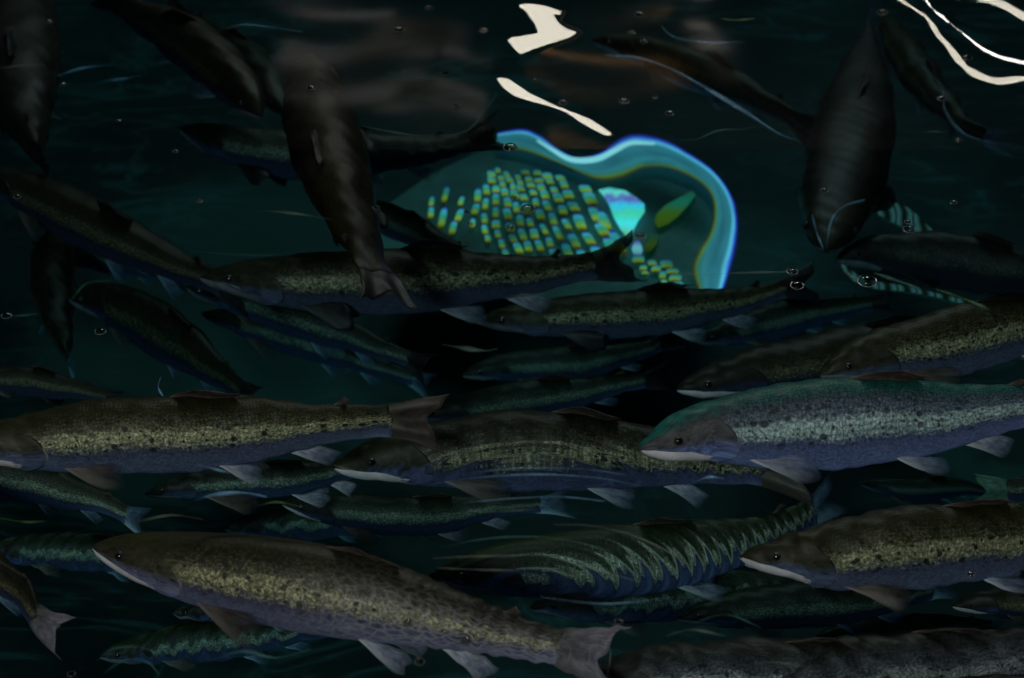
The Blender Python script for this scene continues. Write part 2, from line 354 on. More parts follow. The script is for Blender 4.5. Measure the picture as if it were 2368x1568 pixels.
def trout(label, pts, z, zt=None, hf=.9, wf=1.0, roll=0, skin_='olive', fins='fin_pale', tailm='tail', dorsm='fin_spot', pecm='fin_brown',
          jaw='jaw_dim', gill='gill_dark', wob=None, face=30.0, twist=0, seed=1, head=True, finlen=1.0, dors=.5):
    r = random.Random(seed)
    f = Fish(pts, z, z if zt is None else zt, hf, wf, roll, wob, face, twist); L = f.L
    root = empty("trout", f.frame(.45)[0]); O = root.location
    tag(root, label, "fish", "trout swimming in the tank")
    # body: one continuous surface
    NS, NR = 128, 36
    V, UV, F = [], [], []
    SS = [(.885 * (i / (NS - 1)) ** 1.12) for i in range(NS)]
    for s in SS:
        for j in range(NR):
            th = 2 * math.pi * j / NR
            V.append(f.surf(s, th)); a = th if th <= math.pi else 2 * math.pi - th
            UV.append((s, .5 + .5 * (math.pi / 2 - a) / (math.pi / 2)))
    for i in range(NS - 1):
        for j in range(NR):
            F.append((i * NR + j, (i + 1) * NR + j, (i + 1) * NR + (j + 1) % NR, i * NR + (j + 1) % NR))
    for e, s in ((0, SS[0] - .001), (NS - 1, SS[-1] + .006)):
        c = len(V); V.append(f.fix(f.frame(max(s, 0))[0])); UV.append((s, .5))
        for j in range(NR):
            F.append((c, e * NR + j, e * NR + (j + 1) % NR) if e == 0 else (c, e * NR + (j + 1) % NR, e * NR + j))
    mesh("body", V, F, M[skin_], root, O, UV)
    def addfin(name, rows, nrm, mt, th=.006):
        v, fa, uv = sheet_solid(rows, th * L, nrm); return mesh(name, v, fa, M[mt], root, O, uv)
    # tail fin: a fan with a shallow fork
    rows = []; n, m = 12, 21
    spread = (.064 + .008 * r.random()) * (.55 + .45 * hf)
    sway = (r.random() - .5) * .05
    for i in range(n):
        a = i / (n - 1); row = []
        for j in range(m):
            b = -1 + 2 * j / (m - 1)
            s = .862 + (.138 - .045 * (1 - abs(b) ** 1.5)) * a
            s += .006 * math.sin(7 * b + seed) * a * a
            hh = (.036 * hf + (spread - .036 * hf) * a ** 1.15) * b
            p, T, up, side = f.frame(s)
            row.append(f.fix(p + up * (hh * L) + side * (L * (sway * a * a + .006 * a * math.sin(b * 6 + seed) ))))
        rows.append(row)
    addfin("tail_fin", rows, f.frame(.93)[3], tailm, .009)
    # dorsal, adipose and anal fins stand on a base line
    def linefin(name, s0, s1, up_sign, l0, l1, sweep, mt, lean=0.0, cnt=9):
        rows = []; n, m = cnt, 11
        for i in range(n):
            a = i / (n - 1); row = []
            for j in range(m):
                b = j / (m - 1); s = s0 + (s1 - s0) * b
                ln = (l0 * (1 - b) + l1 * b) * (1 - .25 * (1 - min(1, b * 5)) ) * (1 + .05 * math.sin(9 * b + seed))
                p, T, up, side = f.frame(s)
                base = prof(PU if up_sign > 0 else PL, s) * hf * L - .006 * L
                row.append(f.fix(p + up * up_sign * (base + ln * L * a) + T * (sweep * a * (1 - .35 * b) * L) + side * (lean * a * a * L)))
            rows.append(row)
        return addfin(name, rows, f.frame(.5 * (s0 + s1))[3], mt)
    linefin("dorsal_fin", .43, .565, 1, .060 * dors, .034 * dors, .050, dorsm, -f.near * .050)
    linefin("adipose_fin", .765, .790, 1, .022, .014, .030, dorsm, -f.near * .01, 6)
    linefin("anal_fin", .665, .730, -1, .052 * finlen, .022, .085, fins, (r.random() - .5) * .03)
    # paired fins fan out from the body
    def fan(name, s, th, sg, d1, d2, R, mt):
        rows = []; n, m = 10, 13
        p, T, up, side = f.frame(s); side = side * sg
        base = f.surf(s, sg * th, -.006)
        e1 = (T * d1[0] + up * d1[1] + side * d1[2]).normalized(); e2 = (T * d2[0] + up * d2[1] + side * d2[2]).normalized()
        for i in range(n):
            a = i / (n - 1); row = []
            for j in range(m):
                b = j / (m - 1); e = e1.lerp(e2, b).normalized()
                rr = R * (1 - .18 * b - .22 * max(0, .22 - b) / .22 - .16 * max(0, b - .75) / .25) * (1 + .03 * math.sin(b * 11 + seed))
                row.append(f.fix(base + T * (.018 * b * L) + e * (a * rr * L) + e1.cross(e2).normalized() * (.012 * a * a * math.sin(b * 4 + seed) * L)))
            rows.append(row)
        nr = e1.cross(e2).normalized()
        addfin(name, rows, nr, mt)
    k = finlen
    for sg in (1, -1):
        fan("pelvic_fin", .52, 2.62, sg, (.88, -.46, .24), (1, -.04, .12), .108 * k, fins)
        fan("pectoral_fin", .215, 2.36, sg, (.84, -.46, .34), (1, .0, .22), .145 * k, pecm)
    if head:
        for sg in (1, -1):
            # gill cover: a raised plate whose rear edge is an arc
            rows = []; n, m = 14, 16
            for i in range(n):
                row = []
                for j in range(m):
                    th = 1.02 + 1.75 * j / (m - 1)
                    s_end = .205 - .05 * (2 * j / (m - 1) - 1) ** 2; s = .125 + (s_end - .125) * i / (n - 1)
                    row.append(f.surf(s, sg * th, -.0006 + .0030 * (i / (n - 1)) ** 1.6 * (1 if i < n - 1 else -.4)))
                rows.append(row)
            V = [p for rw in rows for p in rw]; gf = grid_faces(n, m, 0, sg < 0); GU = []
            for i in range(n):
                for j in range(m):
                    th = 1.02 + 1.75 * j / (m - 1); GU.append((min(.150, .125 + .08 * i / (n - 1) * .3), .5 + .5 * (math.pi / 2 - th) / (math.pi / 2)))
            mesh("gill_cover", V, gf, [M[skin_], M[gill]], root, O, GU, midx=[1 if (q // (m - 1)) >= n - 2 and 5 <= (q % (m - 1)) <= 10 else 0 for q in range(len(gf))])
            # eye: a low dome with an iris ring and a dark pupil
            p0 = f.surf(.070, sg * 1.42); pn = (f.surf(.070, sg * 1.42, .02) - p0).normalized()
            _, T, up, _s = f.frame(.066); e1 = (T - pn * T.dot(pn)).normalized(); e2 = pn.cross(e1)
            V, F, mi = [p0 + pn * (.0062 * L)], [], []
            RR = .0100 * L; K = 18
            for q, (rr, hh) in enumerate(((.30, .0060), (.55, .0052), (.58, .0046), (.82, .0036), (1.0, -.001))):
                for j in range(K):
                    a = 2 * math.pi * j / K
                    V.append(p0 + e1 * (RR * rr * math.cos(a)) + e2 * (RR * rr * .92 * math.sin(a)) + pn * (hh * L))
            for j in range(K): F.append((0, 1 + j, 1 + (j + 1) % K)); mi.append(1)
            for q in range(4):
                for j in range(K):
                    F.append((1 + q * K + j, 1 + (q + 1) * K + j, 1 + (q + 1) * K + (j + 1) % K, 1 + q * K + (j + 1) % K)); mi.append(1 if q < 1 else 0)
            mesh("eye", V, F, [M['iris'], M['pupil']], root, O, midx=mi)
        # lower jaw with the upper lip line above it
        rows = []; n, m = 14, 17
        for i in range(n):
            s = .002 + .15 * i / (n - 1); row = []
            top = 1.62 + .72 * (i / (n - 1)) ** 1.2
            for j in range(m):
                th = top + (2 * math.pi - 2 * top) * j / (m - 1)
                row.append(f.surf(s, th, .0035 * math.sin(math.pi * min(1, .15 + i / (n - 1)))))
            rows.append(row)
        mesh("lower_jaw", [p for rw in rows for p in rw], grid_faces(n, m), M[jaw], root, O)
    return root

RW = at(1270, 1640, -.2)
WOB = (.0016, .020, RW.x, RW.y - .1, -9, -8)
WOB2 = (.0018, .022, RW.x + .1, RW.y - .2, -9, -8)
WOB3 = (.0022, .024, RW.x, RW.y, at(720, 1400, -.1).x, at(1100, 1400, -.1).x)
F_ = [
 dict(label="large silver-blue trout with pinkish white jaw at the right edge", pts=[(1477,1040),(1620,1008),(1800,990),(2000,980),(2200,965),(2400,940),(2570,915)], z=-.10, hf=1.0, skin_='silver', jaw='jaw', gill='gill', pecm='fin_pale', dorsm='fin_spot', finlen=1.05, dors=.55),
 dict(label="olive trout with black-spotted flank and brown tail, snout cut by the left edge", pts=[(-120,1030),(0,1030),(200,1016),(450,1005),(700,990),(900,972),(1032,988)], z=-.11, hf=.86, gill='gill', jaw='jaw', finlen=1.0),
 dict(label="olive trout with a white snout tip and blue belly swimming below the brown tail", pts=[(775,1082),(900,1066),(1100,1048),(1300,1048),(1500,1060),(1700,1082),(1900,1100)], z=-.27, hf=.92, skin_='arcbelly', jaw='jaw', gill='gill', pecm='fin_brown'),
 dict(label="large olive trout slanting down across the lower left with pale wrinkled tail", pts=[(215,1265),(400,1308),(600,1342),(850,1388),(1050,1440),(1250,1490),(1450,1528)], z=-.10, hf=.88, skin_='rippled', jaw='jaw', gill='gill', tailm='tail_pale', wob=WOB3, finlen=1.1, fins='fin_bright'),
 dict(label="olive trout with netted tan flank at the right edge, below the silver one", pts=[(1713,1288),(1850,1290),(2000,1280),(2200,1262),(2450,1235),(2750,1200)], z=-.12, hf=.98, jaw='jaw', gill='gill', pecm='fin_brown'),
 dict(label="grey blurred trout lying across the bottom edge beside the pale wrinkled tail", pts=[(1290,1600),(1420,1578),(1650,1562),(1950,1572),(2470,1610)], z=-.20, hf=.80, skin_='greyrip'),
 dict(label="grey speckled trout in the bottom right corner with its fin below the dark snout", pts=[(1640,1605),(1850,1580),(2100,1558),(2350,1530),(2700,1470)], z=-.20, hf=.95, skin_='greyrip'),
 dict(label="long olive trout under the lit slots with a black tail touching the bright opening", pts=[(465,640),(650,655),(850,655),(1050,648),(1250,636),(1400,612),(1486,590)], z=-.30, hf=.80, skin_='olive', tailm='fin_dark', dorsm='fin_dark', pecm='fin_dark', finlen=1.05),
 dict(label="slender olive trout with a lit jaw line and dark pectoral fin right of centre", pts=[(1100,740),(1250,738),(1450,728),(1650,708),(1800,675),(1900,648)], z=-.42, hf=.72, tailm='fin_dark', dorsm='fin_dark', pecm='fin_dark'),
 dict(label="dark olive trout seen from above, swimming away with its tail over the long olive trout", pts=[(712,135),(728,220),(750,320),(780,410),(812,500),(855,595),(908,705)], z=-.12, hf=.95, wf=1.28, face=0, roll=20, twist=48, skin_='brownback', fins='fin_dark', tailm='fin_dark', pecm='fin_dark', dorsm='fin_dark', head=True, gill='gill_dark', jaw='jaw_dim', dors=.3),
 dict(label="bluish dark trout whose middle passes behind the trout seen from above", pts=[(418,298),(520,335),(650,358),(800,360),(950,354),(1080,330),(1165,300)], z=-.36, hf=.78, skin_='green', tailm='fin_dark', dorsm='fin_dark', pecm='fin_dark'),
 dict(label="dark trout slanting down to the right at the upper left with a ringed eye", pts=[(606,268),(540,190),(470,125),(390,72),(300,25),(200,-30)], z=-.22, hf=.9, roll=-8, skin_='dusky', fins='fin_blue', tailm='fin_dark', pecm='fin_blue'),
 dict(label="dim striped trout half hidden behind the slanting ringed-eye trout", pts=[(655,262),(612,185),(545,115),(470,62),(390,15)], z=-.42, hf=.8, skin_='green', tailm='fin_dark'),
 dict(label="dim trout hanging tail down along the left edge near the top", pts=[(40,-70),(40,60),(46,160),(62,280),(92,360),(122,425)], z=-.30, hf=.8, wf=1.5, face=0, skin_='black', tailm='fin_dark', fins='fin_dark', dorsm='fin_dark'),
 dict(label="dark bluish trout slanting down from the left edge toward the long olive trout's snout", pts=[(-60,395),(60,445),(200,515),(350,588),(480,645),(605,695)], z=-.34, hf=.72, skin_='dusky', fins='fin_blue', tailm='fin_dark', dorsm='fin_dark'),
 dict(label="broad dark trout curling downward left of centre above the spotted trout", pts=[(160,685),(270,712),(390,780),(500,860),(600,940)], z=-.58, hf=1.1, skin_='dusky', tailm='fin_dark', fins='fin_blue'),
 dict(label="green barred trout slanting below the dark pectoral fin, the upper of two", pts=[(430,665),(560,695),(700,740),(850,795),(1010,860)], z=-.50, hf=.72, skin_='green', fins='fin_blue', tailm='fin_dark'),
 dict(label="green barred trout with a blue-grey tail, the lower of the two slanting side by side", pts=[(470,725),(620,765),(800,822),(930,868),(1015,900)], z=-.64, hf=.7, skin_='green', fins='fin_blue', tailm='fin_blue'),
 dict(label="small greenish trout with a glinting eye under the slender olive trout", pts=[(1070,868),(1200,850),(1350,842),(1480,812),(1575,775)], z=-.62, hf=.85, skin_='green', fins='fin_blue', tailm='fin_dark'),
 dict(label="greenish striped trout between the glinting-eyed one and the tan-flanked one with the white snout", pts=[(960,965),(1150,938),(1300,915),(1450,888),(1560,868)], z=-.50, hf=.8, skin_='green', fins='fin_blue', tailm='fin_dark'),
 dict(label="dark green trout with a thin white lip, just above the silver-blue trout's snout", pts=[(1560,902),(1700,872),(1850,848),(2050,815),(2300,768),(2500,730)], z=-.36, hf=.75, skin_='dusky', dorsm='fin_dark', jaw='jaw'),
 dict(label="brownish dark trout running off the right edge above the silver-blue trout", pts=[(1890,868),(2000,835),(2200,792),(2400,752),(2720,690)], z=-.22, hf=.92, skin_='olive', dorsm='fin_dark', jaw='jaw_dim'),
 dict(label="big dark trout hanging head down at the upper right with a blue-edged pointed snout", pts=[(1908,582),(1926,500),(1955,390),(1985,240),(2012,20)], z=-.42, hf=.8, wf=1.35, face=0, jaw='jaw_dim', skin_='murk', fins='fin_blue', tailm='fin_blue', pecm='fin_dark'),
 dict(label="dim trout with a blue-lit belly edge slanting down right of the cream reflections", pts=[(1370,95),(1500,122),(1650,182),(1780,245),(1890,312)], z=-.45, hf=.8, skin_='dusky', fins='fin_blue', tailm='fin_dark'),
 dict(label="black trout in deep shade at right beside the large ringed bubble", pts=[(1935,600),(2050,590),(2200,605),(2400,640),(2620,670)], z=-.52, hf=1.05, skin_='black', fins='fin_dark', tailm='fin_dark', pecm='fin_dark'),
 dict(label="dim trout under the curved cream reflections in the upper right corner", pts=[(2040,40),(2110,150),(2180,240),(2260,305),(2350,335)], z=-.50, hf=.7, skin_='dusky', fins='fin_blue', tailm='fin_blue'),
 dict(label="bluish trout coming in from the left edge just above the large slanting one", pts=[(-180,1050),(0,1098),(120,1128),(250,1172),(350,1220)], z=-.24, hf=.85, skin_='green', fins='fin_blue', tailm='fin_blue'),
 dict(label="trout of which only the purple-grey tail shows at the lower left edge", pts=[(-420,1080),(-260,1180),(-100,1270),(20,1350),(140,1490)], z=-.10, hf=.9, skin_='dusky', tailm='tail_pale', fins='fin_blue'),
 dict(label="wave-distorted green trout with its blue tail lifted above the netted-flank trout", pts=[(990,1335),(1200,1318),(1400,1302),(1600,1280),(1800,1225),(1965,1130)], z=-.34, hf=.85, skin_='arcs', fins='fin_pale', tailm='fin_blue', wob=WOB),
 dict(label="teal trout blurred by ripples, just right of the wrinkled pale tail", pts=[(1225,1405),(1400,1395),(1600,1375),(1780,1352),(1960,1345)], z=-.50, hf=.8, skin_='arcsoft', fins='fin_blue', tailm='fin_blue', wob=WOB2),
 dict(label="bluish trout with one bright white fin under the black-spotted trout", pts=[(330,1140),(480,1122),(650,1108),(800,1092),(960,1085)], z=-.33, hf=.72, skin_='green', fins='fin_bright', tailm='fin_blue', finlen=1.5),
 dict(label="dark blue trout under the white-snouted trout's jaw", pts=[(655,1165),(800,1185),(950,1195),(1100,1180),(1330,1160)], z=-.40, hf=.75, skin_='green', fins='fin_pale', tailm='fin_blue', jaw='jaw'),
 dict(label="dark trout showing a thin pale jaw line at the lower right edge", pts=[(2203,1402),(2300,1398),(2450,1400),(2700,1410)], z=-.30, hf=.95, skin_='dusky', jaw='jaw'),
 dict(label="trout showing only its pale green square tail at the right edge", pts=[(2900,1020),(2700,1060),(2500,1105),(2380,1128),(2252,1142)], z=-.30, hf=.95, skin_='green', tailm='tail_green'),
 dict(label="dim green trout beneath the netted-flank trout's pectoral fin", pts=[(1560,1432),(1700,1412),(1850,1402),(2000,1398),(2230,1350)], z=-.46, hf=.8, skin_='green', fins='fin_blue', tailm='fin_blue'),
 dict(label="dark teal trout wedged between the slotted screen and the trout seen from above", pts=[(770,455),(860,492),(960,535),(1060,585),(1130,620)], z=-.48, hf=.85, skin_='green', fins='fin_dark', tailm='fin_dark'),
 dict(label="deep dim trout under the bluish one that slants down from the left edge", pts=[(70,565),(180,585),(310,615),(440,650)], z=-.70, hf=.9, skin_='green', fins='fin_blue', tailm='fin_dark'),
 dict(label="dim mottled trout just right of the slender olive trout's tail", pts=[(1610,792),(1760,752),(1900,722),(2070,695)], z=-.60, hf=.9, skin_='green', fins='fin_blue', tailm='fin_dark'),
 dict(label="deep wavy trout below the brown pectoral fin of the large slanting trout", pts=[(400,1420),(520,1412),(660,1418),(820,1450)], z=-.44, hf=.85, skin_='arcsoft', fins='fin_blue', tailm='fin_blue', wob=WOB2),
 dict(label="deep green trout between the bright-finned one and the large slanting trout's back", pts=[(520,1225),(680,1212),(840,1206),(1010,1222)], z=-.62, hf=.9, skin_='arcsoft', fins='fin_blue', tailm='fin_blue', wob=WOB2),
 dict(label="deep dim trout above the grey speckled trout in the bottom right corner", pts=[(1880,1475),(2040,1462),(2190,1450),(2340,1448)], z=-.52, hf=.85, skin_='green', fins='fin_blue', tailm='fin_blue'),
 dict(label="deep dark trout under the silver-blue trout's belly fin", pts=[(1990,1120),(2110,1132),(2230,1130),(2330,1150)], z=-.66, hf=.9, skin_='green', fins='fin_blue', tailm='fin_blue'),
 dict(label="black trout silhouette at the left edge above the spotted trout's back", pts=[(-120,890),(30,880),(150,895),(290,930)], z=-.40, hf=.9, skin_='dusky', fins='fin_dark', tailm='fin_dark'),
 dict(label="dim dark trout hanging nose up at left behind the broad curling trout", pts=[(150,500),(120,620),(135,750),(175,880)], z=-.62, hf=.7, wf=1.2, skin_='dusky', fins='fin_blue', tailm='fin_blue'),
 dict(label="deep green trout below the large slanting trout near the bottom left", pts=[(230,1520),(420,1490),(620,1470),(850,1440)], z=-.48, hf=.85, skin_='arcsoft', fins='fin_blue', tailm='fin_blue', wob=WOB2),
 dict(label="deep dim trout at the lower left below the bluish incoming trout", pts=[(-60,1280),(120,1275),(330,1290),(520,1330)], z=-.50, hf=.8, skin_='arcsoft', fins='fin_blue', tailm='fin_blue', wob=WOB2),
]
for i, s in enumerate(F_): trout(seed=i + 3, **s)

# ------------------------------------------------------------------ lit inlet: slotted screen and curved band of refracted light on the tank floor
def disp2(x, y): return 740 + x / 2.734, y / 2.734                 # photo detail coordinates -> photo coordinates
def disp3(x, y): return 1504.7 + x / 2.734, y / 2.734
def disp5(x, y): return 740 + x / 2.734, 524.2 + y / 2.734
INZ = -.70
def plate(name, pts, z, mt, parent, O, thick=.01):
    P = [at(x, y, z) for x, y in pts]; n = len(P)
    V = P + [p - Vector((0, 0, thick)) for p in P]
    F = [tuple(range(n - 1, -1, -1)), tuple(range(n, 2 * n))] + [(i, (i + 1) % n, n + (i + 1) % n, n + i) for i in range(n)]
    return mesh(name, V, F, mt, parent, O, smooth=False)
inl_o = at(1340, 500, INZ - .02)
inlet = tag(empty("slotted_screen", inl_o), "slotted screen glowing green and yellow behind the long olive trout", "screen")
PM = plain("screen_plate", (.055, .17, .155), .5, .7, 5)
plate("plate", [(900,470),(1000,400),(1130,340),(1220,345),(1320,395),(1400,405),(1500,372),(1570,376),(1640,430),(1655,500),(1640,560),(1610,630),(1615,690),(1250,700),(1000,640),(860,560)], INZ - .012, PM, inlet, inl_o)
def slot_mat(name, top, mid, low, s):
    """slot light with dispersion colours painted as bands across each slot (v runs from its far to its near end)"""
    m, t, b = mat(name); k = N(t)
    uv = k.new("ShaderNodeUVMap", uv_map="UVMap").outputs[0]
    sep = k.new("ShaderNodeSeparateXYZ"); k.set(sep.inputs[0], uv)
    c = k.ramp(sep.outputs[1], [(0.0, (.01, .012, .05)), (.08, (.05, .03, .38)), (.22, top), (.5, mid), (.78, low), (.92, (.16, .06, .0)), (1.0, (.01, .01, .01))])
    tc = k.new("ShaderNodeTexCoord").outputs["Object"]
    var = k.ramp(k.noise(tc, 9, 2), [(.3, .35), (.7, 1.7)])
    e = k.new("ShaderNodeEmission"); k.set(e.inputs[0], k.mix(1.0, c, var, 'MULTIPLY')); e.inputs[1].default_value = s
    t.links.new(e.outputs[0], t.nodes["Material Output"].inputs[0]); return m
def disp6(x, y): return 370 + x * .6055, y * .6055
cols = [
 ([(1092,745),(1080,830)], 30), ([(1150,770),(1140,820),(1120,870)], 30), ([(1040,770),(1035,815)], 24), ([(1215,745),(1205,800),(1195,850)], 32), ([(1248,725),(1245,780),(1240,833),(1243,880),(1253,912)], 33),
 ([(1265,663),(1270,690),(1280,722),(1283,765),(1285,815),(1285,860),(1293,897),(1308,932),(1320,968)], 34),
 ([(1292,652),(1300,678),(1310,705),(1320,732),(1325,772),(1330,820),(1338,868),(1348,910),(1365,950)], 34),
 ([(1328,665),(1338,690),(1345,715),(1352,745),(1360,790),(1372,842),(1387,895),(1408,942)], 35),
 ([(1365,675),(1373,698),(1380,722),(1390,752),(1402,797),(1416,848),(1430,893),(1450,938)], 35),
 ([(1398,660),(1405,684),(1414,708),(1424,735),(1436,772),(1450,822),(1468,875),(1490,925),(1510,970)], 36),
 ([(1438,663),(1444,688),(1454,714),(1466,744),(1480,788),(1497,837),(1520,893),(1555,960)], 38),
 ([(1482,670),(1490,696),(1502,724),(1518,758),(1535,803),(1557,858),(1583,918),(1612,978)], 42),
 ([(1528,680),(1543,708),(1560,742),(1580,792),(1605,850),(1638,912),(1668,970)], 46),
 ([(1622,720),(1640,760),(1665,818),(1692,875),(1722,935)], 58), ([(1690,842),(1745,925)], 52),
]
slots = []
for pts, w in cols:
    for i, (x, y) in enumerate(pts):
        prev = pts[i - 1] if i else (2 * x - pts[1][0], 2 * y - pts[1][1]); nxt = pts[i + 1] if i < len(pts) - 1 else (2 * x - prev[0], 2 * y - prev[1])
        ln = .5 * (math.hypot(x - prev[0], y - prev[1]) + math.hypot(nxt[0] - x, nxt[1] - y)); ln = min(ln, 1.25 * min(math.hypot(x - prev[0], y - prev[1]), math.hypot(nxt[0] - x, nxt[1] - y)) + 8)
        slots.append((disp6(x, y), w * .84 * .6055, max(23, ln * .97) * .6055, math.atan2(nxt[0] - prev[0], nxt[1] - prev[1])))
for x, y, w, h, a in [                      (2015,212,75,42,0),(2048,256,45,36,0),(2052,292,50,24,0),(2106,230,72,44,.2),(2122,264,75,46,-.3),(2196,240,70,52,.2),(2230,281,80,36,0),(2170,312,40,46,0),(2243,326,85,40,-.2),(2173,352,42,40,0),(2262,366,92,44,-.15),(2190,405,48,40,-.2),
                      (1660,436,40,14,0),(1780,418,60,16,0),(1840,432,30,14,0),(1890,424,44,14,0),(1955,430,40,22,0),(1990,395,70,28,0),(345,20,40,40,0),(400,55,60,40,.5),(460,110,60,40,.7),(830,25,44,36,0),(905,48,44,36,0),(970,15,46,36,0)]:
    slots.append((disp5(x, y), w / 2.734, h / 2.734, a))
SM = slot_mat("slot_glow", (.06, .42, .50), (.05, .30, .17), (.30, .38, .03), 1.0)
SR = random.Random(4)
for (cx, cy), w, h, ang in slots[:100]:
    cx += SR.uniform(-2, 2); cy += SR.uniform(-2, 2); w *= SR.uniform(.72, 1.12); h *= SR.uniform(.75, 1.15); ang += SR.uniform(-.15, .15)
    V, F, UV = [], [], []; K = 16; tn = math.tan(max(-.9, min(.9, ang)))
    for rr in (1.0, .8, .0):
        for j in range(K if rr else 1):
            a = 2 * math.pi * j / K
            ex = math.copysign(abs(math.cos(a)) ** .75, math.cos(a)) * w * .5 * rr; ey = math.copysign(abs(math.sin(a)) ** .75, math.sin(a)) * h * .5 * rr
            V.append(at(cx + ex + ey * tn * .9, cy + ey, INZ) + Vector((0, 0, .006 * (1 - rr))))
            UV.append((.5, .5 + ey / h))
    for q in (0, 1):
        for j in range(K): F.append((q * K + j, q * K + (j + 1) % K, (q + 1) * K + (j + 1) % K, (q + 1) * K + j) if q == 0 else (K + j, K + (j + 1) % K, 2 * K))
    mesh("slot_light", V, F, SM, inlet, inl_o, UV)

refraction_o = at(1600, 420, INZ)
refraction = tag(empty("refracted_light", refraction_o), "curved glowing band of refracted cyan light with blue edges arching over the slotted screen", "refraction band")  # refracted edge of the bright panel, built as a glowing ribbon
outer = [disp6(*p) for p in [(1290,512),(1380,500),(1450,525),(1520,575),(1590,605),(1680,592),(1760,545),(1830,530),(1920,545),(2020,595),(2110,660),(2170,740),(2195,830),(2185,940),(2165,1020),(2140,1112)]]
inner = [disp6(*p) for p in [(1285,556),(1400,575),(1500,612),(1600,655),(1680,682),(1760,672),(1850,635),(1950,640),(2060,690),(2110,750),(2118,830),(2098,900),(2062,960),(2042,1030),(2062,1112)]]
So, _l = spline([(x, y, 0) for x, y in outer], 90); Si, _l = spline([(x, y, 0) for x, y in inner], 90)
def band(name, a, b, m_, z, hump, lw=None):
    """a ribbon between fractions a and b of the light band's width, domed like a lens"""
    V, F, UV = [], [], []; Q = 15
    for i in range(90):
        for q in range(Q):
            t = a + (b - a) * q / (Q - 1); p = So[i].lerp(Si[i], t)
            V.append(at(p.x, p.y, z + hump * math.sin(math.pi * q / (Q - 1)))); UV.append((i / 89, q / (Q - 1)))
    F = grid_faces(90, Q, 0, True)
    return mesh(name, V, F, m_, refraction, refraction_o, UV)
def refraction_mat(name, s):
    """refracted light with its colour fringes painted in: violet rim, cyan core, lime inner rim, clear at both borders"""
    m, t, b = mat(name); k = N(t)
    uv = k.new("ShaderNodeUVMap", uv_map="UVMap").outputs[0]; sep = k.new("ShaderNodeSeparateXYZ"); k.set(sep.inputs[0], uv)
    vec = k.new("ShaderNodeVectorMath", operation='MULTIPLY'); k.set(vec.inputs[0], uv); vec.inputs[1].default_value = (7, 2.5, 1)
    n = k.math('SUBTRACT', k.noise(vec.outputs[0], 1.2, 3, .5, .6), .5)
    v = k.math('ADD', sep.outputs[1], k.math('MULTIPLY', n, .14))
    c = k.ramp(v, [(.03, (.05, .02, .45)), (.10, (.06, .16, .85)), (.17, (.22, .75, .95)), (.26, (.06, .27, .33)), (.48, (.045, .20, .24)), (.68, (.06, .25, .28)), (.78, (.05, .20, .16)), (.84, (.15, .21, .03)), (.90, (.09, .06, .01)), (.96, (.02, .03, .02))])
    e = k.new("ShaderNodeEmission"); k.set(e.inputs[0], c); k.set(e.inputs[1], k.math('MULTIPLY', k.math('ADD', 1.0, n), s))
    tr = k.new("ShaderNodeBsdfTransparent"); mx = k.new("ShaderNodeMixShader")
    k.set(mx.inputs[0], k.ramp(sep.outputs[1], [(0.0, 0.0), (.10, .85), (.85, .95), (1.0, 0.0)]))
    t.links.new(tr.outputs[0], mx.inputs[1]); t.links.new(e.outputs[0], mx.inputs[2]); t.links.new(mx.outputs[0], t.nodes["Material Output"].inputs[0]); return m
band("glow_face", -.16, 1.16, refraction_mat("refraction_glow", 1.25), INZ + .012, .006)
# brightest line of the refracted light
V = []
bright_line_t, _l = spline([(*disp6(x, y), 0) for x, y in [(1440,535),(1500,572),(1560,605),(1620,612),(1680,602),(1740,572),(1800,545),(1890,548)]], 40)
def ribbon(pts2, widths, z, hump=.003):
    V, Q = [], 9; P = pts2; n = len(P)
    for i in range(n):
        d = (P[min(i + 1, n - 1)] - P[max(i - 1, 0)]).normalized(); nx, ny = -d.y, d.x
        w = widths(i / (n - 1))
        for q in range(Q):
            t = (q / (Q - 1) - .5) * w
            V.append(at(P[i].x + nx * t, P[i].y + ny * t, z + hump * math.sin(math.pi * q / (Q - 1))))
    n0 = len(V); F = grid_faces(n, Q, 0, False)
    V += [v - Vector((0, 0, .002)) for v in V]; F += grid_faces(n, Q, n0, True)
    return V, F
v, f = ribbon(bright_line_t, lambda t: 3 + 9 * math.sin(math.pi * t), INZ + .026)
mesh("bright_line", v, f, glow("refraction_white", (.55, 1.0, 1.0), 1.1), refraction, refraction_o)
def frag_mat():
    m, t, b = mat("refraction_banded"); k = N(t)
    tc = k.new("ShaderNodeTexCoord").outputs["Object"]
    wv_ = k.new("ShaderNodeTexWave", wave_type='BANDS', bands_direction='X'); k.set(wv_.inputs[0], tc); wv_.inputs["Scale"].default_value = 9; wv_.inputs["Distortion"].default_value = 2.5; wv_.inputs["Detail"].default_value = 2
    e = k.new("ShaderNodeEmission"); k.set(e.inputs[0], k.ramp(wv_.outputs["Fac"], [(.1, (.004, .008, .008)), (.4, (.03, .07, .04)), (.6, (.02, .07, .11)), (.85, (.05, .13, .10)), (1, (.01, .02, .03))])); e.inputs[1].default_value = 1.0
    t.links.new(e.outputs[0], t.nodes["Material Output"].inputs[0]); return m
FM = frag_mat()  # stray pieces of refracted light, built as dim glowing ribbons
